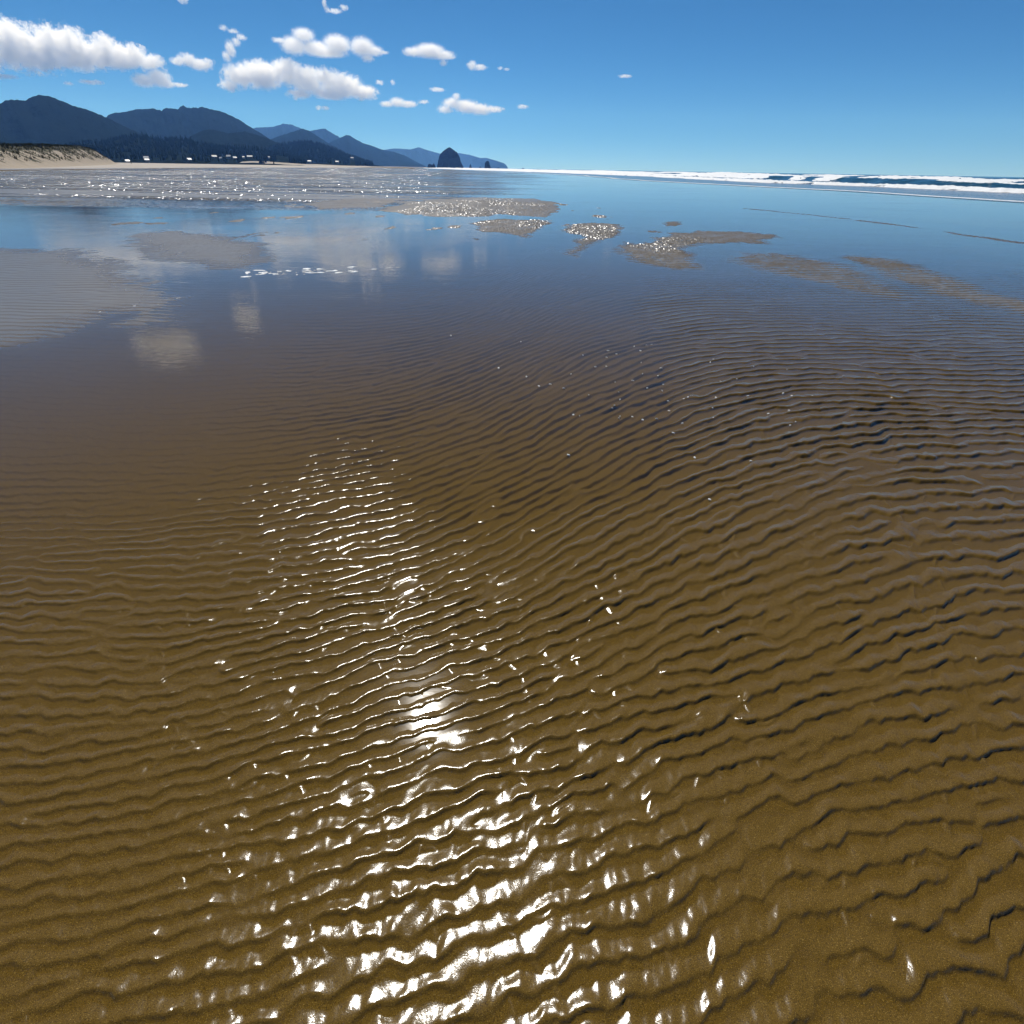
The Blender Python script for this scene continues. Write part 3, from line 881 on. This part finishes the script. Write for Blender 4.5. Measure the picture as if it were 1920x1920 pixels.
HOUSES = [
 (-32.32, 0.03, 1360, 8, 7, 3.2, 2.0, 20, 'G', "lowest house, at the water's edge just past the end of the dune"),
 (-30.96, 0.26, 1600, 10, 8, 3.4, 2.4, -15, 'B', "upper of two close pale-roofed houses beyond the dune end"),
 (-30.98, 0.10, 1480, 9, 7, 3.2, 2.0, 10, 'G', "lower of two close pale-roofed houses beyond the dune end"),
 (-27.98, 0.20, 1560, 9, 8, 3.2, 2.4, 25, 'B', "lone small house below the thick forest, midway to the bluff"),
 (-26.08, 0.43, 1620, 13, 8, 3.6, 2.8, 18, 'B', "long white roof first in the cluster by the tall trees"),
 (-25.60, 0.34, 1600, 8, 7, 3.2, 2.2, -40, 'G', "small white gable right beside the long white roof"),
 (-24.98, 0.46, 1640, 12, 9, 3.6, 3.0, -20, 'G', "tall white roof of a close pair above the bluff's start"),
 (-24.55, 0.38, 1600, 11, 8, 3.4, 2.4, 30, 'B', "lower white roof of a close pair above the bluff's start"),
 (-23.86, 0.46, 1700, 5, 6, 3.0, 2.0, 0, 'G', "tiny white gable between the close pair and the wide roof"),
 (-23.35, 0.49, 1700, 15, 9, 3.4, 2.6, -12, 'B', "wide white roof standing directly above the sand bluff"),
 (-21.87, 0.49, 1750, 6, 6, 3.0, 2.2, 20, 'G', "small pale gable alone above the middle of the bluff"),
 (-21.08, 0.40, 2250, 13, 9, 3.6, 2.6, 15, 'G', "upper house of a trio at the foot of the wooded hill"),
 (-20.78, 0.34, 2200, 10, 8, 3.4, 2.4, -25, 'B', "middle house of a trio at the foot of the wooded hill"),
 (-20.45, 0.31, 2180, 11, 8, 3.4, 2.4, 10, 'G', "lowest house of a trio at the foot of the wooded hill"),
 (-18.62, 0.26, 2250, 14, 8, 3.4, 2.4, 5, 'G', "low house on the bluff under the middle of the wooded hill"),
 (-16.28, 0.26, 2350, 13, 9, 3.4, 2.6, -10, 'G', "pale roof near the seaward foot of the wooded hill"),
 (-14.95, 0.56, 2750, 14, 9, 3.6, 3.0, 12, 'G', "highest white house on the slope of the wooded hill"),
]
def house_range(az, el):
    key = 'M6' if az > -21.5 else 'M9'
    d, fr = RP[key][0], RP[key][1]
    for r in np.arange(d - fr * 1.1, d, 4.0):
        if hill_z(key, az, r) - 1.2 + 2.5 - CAM_H >= math.tan(R(el)) * r: return float(r)
    return d - 50.0

def build_forest():
    rng = random.Random(8)
    protos = [conifer_geo(rng) for _ in range(8)]
    VV, QQ, off = [], [], 0
    lots = [(q[0], house_range(q[0], q[1]), math.degrees(q[3] * 0.5 / 1600)) for q in HOUSES]
    def plant(key, n, r0, r1, az0, az1, h0, h1, keep):
        nonlocal off
        for _ in range(n):
            az = rng.uniform(az0, az1); r = rng.uniform(r0, r1)
            if not keep(az, r): continue
            if any(abs(az - ha) < hw and r < hr + 6 for ha, hr, hw in lots): continue
            z = hill_z(key, az, r) - 1.2
            if z < 1.5: continue
            h = rng.uniform(h0, h1)
            v, q = protos[rng.randrange(8)]
            a = rng.random() * 6.28
            c, s = math.cos(a), math.sin(a)
            wd = h * rng.uniform(0.9, 1.5)
            x, y, _z = pol(az, 0, r)
            V = np.stack([(v[:, 0] * c - v[:, 1] * s) * wd + x, (v[:, 0] * s + v[:, 1] * c) * wd + y, v[:, 2] * h + z - 0.5], -1)
            VV.append(V); QQ.append(q + off); off += len(V)
    plant('M9', 4200, 1420, 2240, -47, -18.4, 7, 13, lambda a, r: rng.random() < (0.35 if r < 1720 else 1.0))
    plant('M6', 2600, 2160, 3050, -23, -13.2, 9, 17, lambda a, r: rng.random() < (0.3 if r < 2450 else 1.0))
    me = np_mesh("forest", np.vstack(VV), np.vstack(QQ))
    o = link("forest", me, M_PINE, smooth=False)
    tag(o, "dark conifer forest covering the low hills behind the beach", "forest", kind="stuff")
    # conifers that stand out against the hazy hills
    base = None
    k = 0
    meshes = []
    for v, q in protos[:4]:
        m = np_mesh("conifer_tree", v, q); m.materials.append(M_PINE); meshes.append(m)
    azs = []
    for a in np.arange(-25.2, -20.3, 0.17): azs.append((float(a) + rng.uniform(-.06, .06), 'M9', rng.uniform(12, 20)))
    for a in np.arange(-31.5, -26.0, 0.34): azs.append((float(a) + rng.uniform(-.1, .1), 'M9', rng.uniform(12, 18)))
    for a in np.arange(-20.3, -14.3, 0.26): azs.append((float(a) + rng.uniform(-.08, .08), 'M6', rng.uniform(13, 20)))
    for az, key, h in azs:
        r = RP[key][0] - rng.uniform(0, 60)
        o = bpy.data.objects.new("conifer_tree", meshes[k % 4]); k += 1
        COL.objects.link(o)
        x, y, _ = pol(az, 0, r)
        o.location = (x, y, hill_z(key, az, r) - 1.8)
        o.scale = (h * rng.uniform(1.0, 1.5),) * 2 + (h,)
        o.rotation_euler = (0, 0, rng.random() * 6.28)
        if key == 'M9' and az > -25.5:
            lb, gp = "tall dark conifer standing out on the ridge above the beach houses", "tall conifers on the ridge above the houses"
        elif key == 'M9':
            lb, gp = "dark conifer on the skyline of the rise behind the dune", "conifers on the rise behind the dune"
        else:
            lb, gp = "dark conifer on the crest of the wooded hill by the bluff", "conifers on the crest of the wooded hill"
        tag(o, lb, "tree", gp)
build_forest()

# ------------------------------------------------------------------ houses among the trees
M_ROOF = mat_plain("pale_shingles", (0.33, 0.33, 0.33), 0.45, 0.12, 1.5, 0.5)  # one pale grey shared by every roof
M_WALLG = mat_plain("weathered_grey_shingle_wall", (0.20, 0.19, 0.17), 0.8, 0.2, 1.5)
M_WALLB = mat_plain("brown_board_wall", (0.11, 0.085, 0.065), 0.8, 0.2, 1.5)
M_WIN = mat_plain("dark_window_glass", (0.02, 0.025, 0.03), 0.1, 0.1, 1.0, 0.5)
M_DOOR = mat_plain("painted_door", (0.28, 0.29, 0.30), 0.6, 0.1, 1.0)

def bm_obj(name, bm, mat, parent=None):
    me = bpy.data.meshes.new(name)
    bmesh.ops.recalc_face_normals(bm, faces=bm.faces)
    bm.to_mesh(me); bm.free()
    return link(name, me, mat, parent, smooth=False)
def add_box(bm, x0, x1, y0, y1, z0, z1):
    vs = [bm.verts.new(p) for p in [(x0, y0, z0), (x1, y0, z0), (x1, y1, z0), (x0, y1, z0), (x0, y0, z1), (x1, y0, z1), (x1, y1, z1), (x0, y1, z1)]]
    for f in [(0, 1, 2, 3), (4, 5, 6, 7), (0, 1, 5, 4), (1, 2, 6, 5), (2, 3, 7, 6), (3, 0, 4, 7)]:
        bm.faces.new([vs[i] for i in f])
def add_gable(bm, w, d, z0, rise, over=0.5, th=0.25):
    """two pitched slabs with the ridge along x"""
    x0, x1 = -w / 2 - over, w / 2 + over
    k = rise / (d / 2)
    yo = d / 2 + over; ze = z0 - over * k
    for s in (-1, 1):
        lo = [(x0, s * yo, ze), (x1, s * yo, ze), (x1, 0, z0 + rise), (x0, 0, z0 + rise)]
        vs = [bm.verts.new(p) for p in lo] + [bm.verts.new((p[0], p[1], p[2] + th)) for p in lo]
        for f in [(0, 1, 2, 3), (4, 5, 6, 7), (0, 1, 5, 4), (1, 2, 6, 5), (2, 3, 7, 6), (3, 0, 4, 7)]:
            bm.faces.new([vs[i] for i in f])

def make_house(az, el, r, w, d, h, rise, rot, wall, label):
    r = house_range(az, el)
    w, d = w * 0.8, d * 0.85
    x, y, _ = pol(az, el, r)
    z = hill_z('M6' if az > -21.5 else 'M9', az, r) - 1.2 + h * 0.8
    root = bpy.data.objects.new("beach_house", None)
    COL.objects.link(root)
    root.location = (x, y, z - h * 0.75)
    root.rotation_euler = (0, 0, -R(az) + R(rot))
    tag(root, label, "house", "houses behind the beach")
    bm = bmesh.new(); add_box(bm, -w / 2, w / 2, -d / 2, d / 2, -6, h)
    for s in (-1, 1):      # gable ends
        a = [bm.verts.new((s * w / 2, -d / 2, h)), bm.verts.new((s * w / 2, d / 2, h)), bm.verts.new((s * w / 2, 0, h + rise))]
        b = [bm.verts.new((s * (w / 2 - 0.2), v.co.y, v.co.z)) for v in a]
        bm.faces.new(a); bm.faces.new(b)
        for i in range(3): bm.faces.new((a[i], a[(i + 1) % 3], b[(i + 1) % 3], b[i]))
    wall = M_WALLG if wall == 'G' else M_WALLB
    bm_obj("wall", bm, wall, root)
    bm = bmesh.new(); add_gable(bm, w, d, h + 0.02, rise)
    rf = bm_obj("roof", bm, M_ROOF, root)
    bm = bmesh.new(); add_box(bm, w * 0.2, w * 0.2 + 0.9, 0.4, 1.3, h, h + rise + 1.0)
    bm_obj("chimney", bm, wall, rf)
    for fx in (-0.32, 0.05, 0.34):
        bm = bmesh.new(); add_box(bm, fx * w - 0.8, fx * w + 0.8, -d / 2 - 0.08, -d / 2 + 0.05, h - 2.1, h - 0.7)
        bm_obj("window", bm, M_WIN, root)
    bm = bmesh.new(); add_box(bm, -0.12 * w - 0.5, -0.12 * w + 0.5, -d / 2 - 0.07, -d / 2 + 0.05, h - 3.0, h - 0.8)
    bm_obj("door", bm, M_DOOR, root)

for hdef in HOUSES: make_house(*hdef)

# ------------------------------------------------------------------ sea stacks
STACKS = [
 ("sea_stack", "tallest dark haystack-shaped rock rising out of the surf", "rock", 2700, [(-7.42, 0.111), (-7.301, 0.436), (-7.178, 0.84), (-6.917, 1.163), (-6.565, 1.406), (-6.268, 1.549), (-6.033, 1.454), (-5.565, 1.145), (-5.34, 0.748), (-5.254, 0.466), (-5.118, 0.184), (-5.05, 0.062)], 0.8),
 ("sea_rock", "low jagged rock close against the landward side of the haystack-shaped rock", "rock", 2640, [(-8.35, 0.016), (-8.238, 0.221), (-8.088, 0.283), (-7.948, 0.205), (-7.801, 0.227), (-7.744, 0.349), (-7.655, 0.229), (-7.572, 0.027)], 0.7),
 ("sea_stack", "slim pointed needle rock just seaward of the haystack-shaped rock", "rock", 2750, [(-4.51, 0.029), (-4.429, 0.234), (-4.377, 0.337), (-4.307, 0.195), (-4.263, 0.032)], 0.9),
 ("sea_rock", "tiny rock spike between the needle rock and the blunt stack", "rock", 2760, [(-3.548, 0.021), (-3.481, 0.186), (-3.425, 0.023)], 0.9),
 ("sea_stack", "blunt upright stack, second tallest, standing beyond the needle rock", "rock", 2800, [(-3.079, 0.028), (-3.049, 0.376), (-2.948, 0.52), (-2.8, 0.583), (-2.677, 0.544), (-2.606, 0.341), (-2.51, 0.036)], 0.8),
 ("sea_rock", "small low rock under the tip of the far headland", "rock", 2900, [(-1.892, 0.024), (-1.817, 0.107), (-1.694, 0.026)], 0.9),
 ("sea_rock", "lone far rock on the open horizon past the headland", "rock", 9000, [(0.364, -0.01), (0.459, 0.09), (0.661, -0.01)], 0.9),
]
def build_stack(name, label, cat, dist, prof, depth, seed):
    az = np.array([p[0] for p in prof]); el = np.array([p[1] for p in prof])
    lx = dist * np.radians(az) * np.cos(np.radians(0)); 
    c0 = (lx.min() + lx.max()) / 2
    lx = lx - c0; hz = CAM_H + dist * np.tan(np.radians(el))
    W = (lx.max() - lx.min()) / 2
    n = 90 if W > 20 else 40
    gx = np.linspace(-W * 1.12, W * 1.12, n)
    gy = np.linspace(-W * depth * 1.1, W * depth * 1.1, n)
    ridge = np.interp(gx, lx, hz, left=-3, right=-3)
    X, Y = np.meshgrid(gx, gy)
    prof_x = np.repeat(ridge[None, :], n, 0)
    # steep sides front and back, height limited by the outline
    q = np.abs(Y) / (W * depth)
    k = 1 - np.clip(q, 0, 1.1) ** 3.2
    rel = np.interp(np.abs(Y) / depth + 0 * X, np.linspace(0, W, 12), np.interp(np.linspace(0, W, 12), np.linspace(0, W, 12), np.linspace(1, 0, 12) ** 0.42))
    top = hz.max()
    Z = np.minimum(prof_x, top * rel * 1.02 + top * 0.02)
    nz = fbm(X / (W * 0.22), Y / (W * 0.22), seed, 4)
    Z = Z + np.where(np.abs(Y) < W * depth * 0.06, 0, 1) * nz * top * 0.05 * S(0.1, 0.4, np.abs(Y) / (W * depth))
    Z = np.where(q > 1.0, -3, Z)
    Z[:, 0] = -3; Z[:, -1] = -3; Z[0, :] = -3; Z[-1, :] = -3
    jx = W * 0.03 * pn(X / (W * .2), Z / (W * .2), seed + 5); jy = W * 0.06 * pn(X / (W * .2), Z / (W * .2), seed + 6)
    me = grid_mesh(name, X + jx, Y + jy, Z - 1.0)
    o = link(name, me, M_ROCK, smooth=False)
    a = c0 / dist
    o.location = (math.sin(a) * dist, math.cos(a) * dist, 0)
    o.rotation_euler = (0, 0, -a)
    tag(o, label, cat)
for i, (nm, lb, ct, ds, pr, dp) in enumerate(STACKS):
    build_stack(nm, lb, ct, ds, pr, dp, 300 + 11 * i)

# ------------------------------------------------------------------ the lone walker
def build_person():
    J = {  # joint: (x, y, z, radius)
     'pelvis': (0, 0, 0.95, .14), 'waist': (0, 0, 1.10, .125), 'chest': (0, 0, 1.32, .15), 'neck': (0, 0, 1.48, .06), 'head': (0, -.02, 1.60, .095), 'crown': (0, -.01, 1.72, .07),
     'hipL': (.10, 0, .90, .095), 'kneeL': (.11, -.14, .50, .065), 'ankL': (.11, -.12, .08, .045), 'toeL': (.12, -.30, .04, .035),
     'hipR': (-.10, 0, .90, .095), 'kneeR': (-.11, .06, .50, .065), 'ankR': (-.11, .22, .10, .045), 'toeR': (-.12, .06, .03, .035),
     'shL': (.20, 0, 1.40, .065), 'elL': (.26, .08, 1.12, .045), 'wrL': (.27, -.04, .88, .035), 'hdL': (.27, -.08, .78, .03),
     'shR': (-.20, 0, 1.40, .065), 'elR': (-.26, .02, 1.12, .045), 'wrR': (-.27, -.16, .90, .035), 'hdR': (-.27, -.22, .82, .03)}
    E = [('pelvis', 'waist'), ('waist', 'chest'), ('chest', 'neck'), ('neck', 'head'), ('head', 'crown'), ('pelvis', 'hipL'), ('hipL', 'kneeL'), ('kneeL', 'ankL'), ('ankL', 'toeL'),
         ('pelvis', 'hipR'), ('hipR', 'kneeR'), ('kneeR', 'ankR'), ('ankR', 'toeR'), ('chest', 'shL'), ('shL', 'elL'), ('elL', 'wrL'), ('wrL', 'hdL'), ('chest', 'shR'), ('shR', 'elR'), ('elR', 'wrR'), ('wrR', 'hdR')]
    ks = list(J)
    me = bpy.data.meshes.new("person")
    me.from_pydata([J[k][:3] for k in ks], [(ks.index(a), ks.index(b)) for a, b in E], [])
    o = link("person", me, mat_plain("dark_walking_clothes", (0.020, 0.022, 0.030), 0.8, 0.2, 6.0))
    md = o.modifiers.new("skin", 'SKIN')
    for i, k in enumerate(ks):
        sv = me.skin_vertices[0].data[i]
        sv.radius = (J[k][3], J[k][3]); sv.use_root = (k == 'pelvis')
    o.modifiers.new("smooth", 'SUBSURF').levels = 1
    x, y, _ = pol(-32.11, 0, 420)
    o.location = (x, y, float(np.clip(x_dry(y) - x, 0, 60)) * 0.012 + 0.01)
    o.rotation_euler = (0, 0, R(70))
    tag(o, "lone person in dark clothes walking on the sand past the dune", "person")
build_person()

# ------------------------------------------------------------------ clouds
CLOUDS = [
  ('long grey-bottomed cumulus cloud over the highest mountain', [(-38.5, 6.24, 1.249, 1.037), (-36.8, 6.41, 1.305, 1.141), (-35.43, 6.27, 1.356, 1.008), (-34.53, 6.71, 1.163, 0.852), (-33.32, 6.74, 1.039, 0.86), (-33.36, 6.23, 1.586, 0.685), (-31.74, 6.37, 1.478, 0.692), (-31.23, 6.89, 0.79, 0.56), (-30.1, 6.41, 1.292, 0.636), (-28.83, 6.18, 0.945, 0.484), (-35.48, 5.8, 1.213, 0.433)]),
  ('small domed cloud just under the end of the long cloud', [(-29.53, 5.11, 0.702, 0.364), (-28.5, 5.3, 0.715, 0.464), (-28.0, 4.99, 0.507, 0.201), (-27.1, 4.98, 0.442, 0.135)]),
  ('ragged little cloud between the long cloud and the broad one', [(-26.85, 6.39, 0.507, 0.227), (-26.2, 6.52, 0.548, 0.357), (-25.43, 6.3, 0.706, 0.328), (-24.82, 6.52, 0.374, 0.164)]),
  ('thin cloud sliver beside the highest mountain top', [(-38.33, 4.73, 0.572, 0.155), (-37.71, 4.75, 0.582, 0.109)]),
  ('faint flat cloud streak between two mountain tops', [(-32.96, 4.79, 0.623, 0.114), (-32.53, 4.82, 0.331, 0.114), (-34.34, 4.63, 0.286, 0.097)]),
  ('upright curling wisp of cloud rising above the broad cloud', [(-23.22, 8.53, 0.26, 0.155), (-22.56, 8.4, 0.339, 0.125), (-22.08, 8.08, 0.343, 0.19), (-22.49, 7.81, 0.266, 0.255), (-23.03, 7.35, 0.304, 0.451), (-23.4, 6.9, 0.27, 0.30)]),
  ('broad ragged white cloud over the notched mountain', [(-23.69, 5.17, 0.7, 0.308), (-22.74, 5.80, 1.094, 0.64), (-21.15, 5.95, 1.437, 0.744), (-19.09, 6.22, 1.225, 0.677), (-17.75, 5.79, 1.169, 0.757), (-18.55, 4.91, 0.838, 0.317), (-16.24, 6.03, 1.015, 0.55), (-15.04, 5.57, 1.464, 0.699), (-13.36, 5.22, 1.142, 0.425), (-16.0, 5.02, 1.463, 0.318)]),
  ('puffy three-humped white cloud above the broad ragged cloud', [(-19.39, 8.1, 0.474, 0.16), (-18.33, 7.86, 0.843, 0.485), (-17.47, 8.52, 0.722, 0.381), (-16.73, 7.79, 0.982, 0.391), (-14.95, 8.1, 0.912, 0.519), (-15.95, 7.58, 1.408, 0.263), (-12.95, 8.04, 0.845, 0.522), (-12.13, 7.85, 0.725, 0.296), (-12.62, 7.4, 0.471, 0.233), (-11.28, 7.78, 0.387, 0.116)]),
  ('bright dome-shaped cloud high above the tall sea stack', [(-8.88, 7.9, 0.74, 0.264), (-7.55, 8.01, 1.05, 0.396), (-6.46, 7.78, 0.838, 0.266), (-5.8, 7.63, 0.399, 0.134), (-6.41, 7.3, 0.312, 0.20)]),
  ('tiny white puff seaward of the dome-shaped cloud', [(-4.02, 7.2, 0.359, 0.272), (-3.35, 7.08, 0.495, 0.17)]),
  ('faint pair of cloud flecks beyond the tiny puff', [(-1.63, 7.05, 0.225, 0.085), (-1.08, 6.99, 0.226, 0.068)]),
  ('thin lacy cloud between the broad cloud and the low cloud', [(-11.46, 4.46, 0.541, 0.182), (-10.55, 4.6, 0.588, 0.29), (-9.65, 4.51, 0.683, 0.219), (-8.26, 4.69, 0.412, 0.127)]),
  ('small flat fleck above the lacy cloud', [(-7.06, 5.55, 0.547, 0.125)]),
  ('low white cloud straight over the tall sea stack', [(-6.45, 4.23, 0.604, 0.258), (-5.73, 4.68, 0.787, 0.292), (-4.57, 4.45, 0.978, 0.404), (-3.41, 4.29, 0.983, 0.333), (-2.23, 4.31, 0.797, 0.185), (-5.47, 5.13, 0.322, 0.20)]),
  ('small fleck at the tip of the low cloud', [(0.35, 4.53, 0.421, 0.129)]),
  ('hooked wisp of cloud at the top edge of the sky', [(-15.51, 10.41, 0.159, 0.3), (-15.3, 10.04, 0.24, 0.152), (-14.78, 10.01, 0.483, 0.122), (-14.05, 10.26, 0.282, 0.152)]),
  ('lone faint speck of cloud in the open blue sky', [(8.99, 6.59, 0.486, 0.086)]),
  ('scrap of cloud cut by the top edge above the long cloud', [(-25.53, 9.86, 0.315, 0.206)]),
  ('pair of small puffs at the broad cloud tail', [(-11.87, 5.86, 0.308, 0.14), (-10.76, 5.93, 0.177, 0.175)]),
  ('small dim cloud below the broad ragged cloud', [(-17.16, 4.03, 0.215, 0.127), (-16.6, 4.05, 0.303, 0.127)]),
  ('high cloud mirrored as a pale patch in the wet sand', [(-35.2, 13.4, 1.2, 0.8), (-34.0, 13.9, 1.4, 0.9), (-33.0, 13.5, 1.0, 0.7), (-32.3, 14.3, 0.9, 0.6)]),
  ('small high cloud mirrored as a bright spot in the water', [(-26.9, 11.9, 0.9, 0.6), (-26.3, 12.3, 0.6, 0.5)]),
]
CLOUD_D = 21000.0
def build_cloud(label, blobs, seed):
    rng = random.Random(seed)
    k = CLOUD_D * math.pi / 180
    a0 = sum(b[0] for b in blobs) / len(blobs); e0 = sum(b[1] for b in blobs) / len(blobs)
    cx, cy, cz = pol(a0, e0, CLOUD_D)
    bm = bmesh.new()
    rmin = min(b[3] for b in blobs) * k
    unit = min(max(rmin, 45.0), 260.0) * 1.1
    parts = []
    for az, el, rx, ry in blobs:
        lx, lz = (az - a0) * k * math.cos(R(e0)), (el - e0) * k * 1.02
        RX, RZ = rx * k, ry * k
        RY = 0.5 * (RX + RZ)
        parts.append(((lx, 0.0, lz), (RX * 1.02, RY * 1.02, RZ * 1.0)))
        m = Matrix.Translation((lx, 0, lz)) @ Matrix.Diagonal((RX * 1.5, RY * 1.5, RZ * 1.5, 1))
        bmesh.ops.create_icosphere(bm, subdivisions=3, radius=1.0, matrix=m)
    me = bpy.data.meshes.new("cloud")
    bm.to_mesh(me); bm.free()
    tmp = bpy.data.objects.new("cloud_tmp", me); COL.objects.link(tmp)
    md = tmp.modifiers.new("r", 'REMESH'); md.mode = 'VOXEL'; md.voxel_size = max(14.0, rmin * 0.2)
    dg = bpy.context.evaluated_depsgraph_get()
    m2 = bpy.data.meshes.new_from_object(tmp.evaluated_get(dg))
    bpy.data.objects.remove(tmp)
    m2.name = "cloud"
    m2.materials.clear()
    o = link("cloud", m2, mat_cloud(parts, unit))
    o.location = (cx, cy, cz)
    o.rotation_euler = (0, 0, -R(a0))
    tag(o, label, "cloud", "fair-weather clouds in the sky")
for i, (lb, bl) in enumerate(CLOUDS): build_cloud(lb, bl, 500 + 7 * i)

# ------------------------------------------------------------------ sea air
def build_haze():
    bm = bmesh.new()
    add_box(bm, -11800, 11800, -2600, 14000, -12.0, 1000.0)
    t = NT("sea_haze")
    v = t.n("VolumePrincipled")
    v.inputs["Color"].default_value = (0.16, 0.41, 1.0, 1)
    v.inputs["Absorption Color"].default_value = (1, 1, 1, 1)
    v.inputs["Density"].default_value = 5.6e-5
    v.inputs["Anisotropy"].default_value = 0.2
    t.l(v.outputs[0], t.out.inputs["Volume"])
    o = bm_obj("haze", bm, t.m)
    tag(o, "thin blue sea air between the beach and the mountains", "haze", kind="stuff")
build_haze()
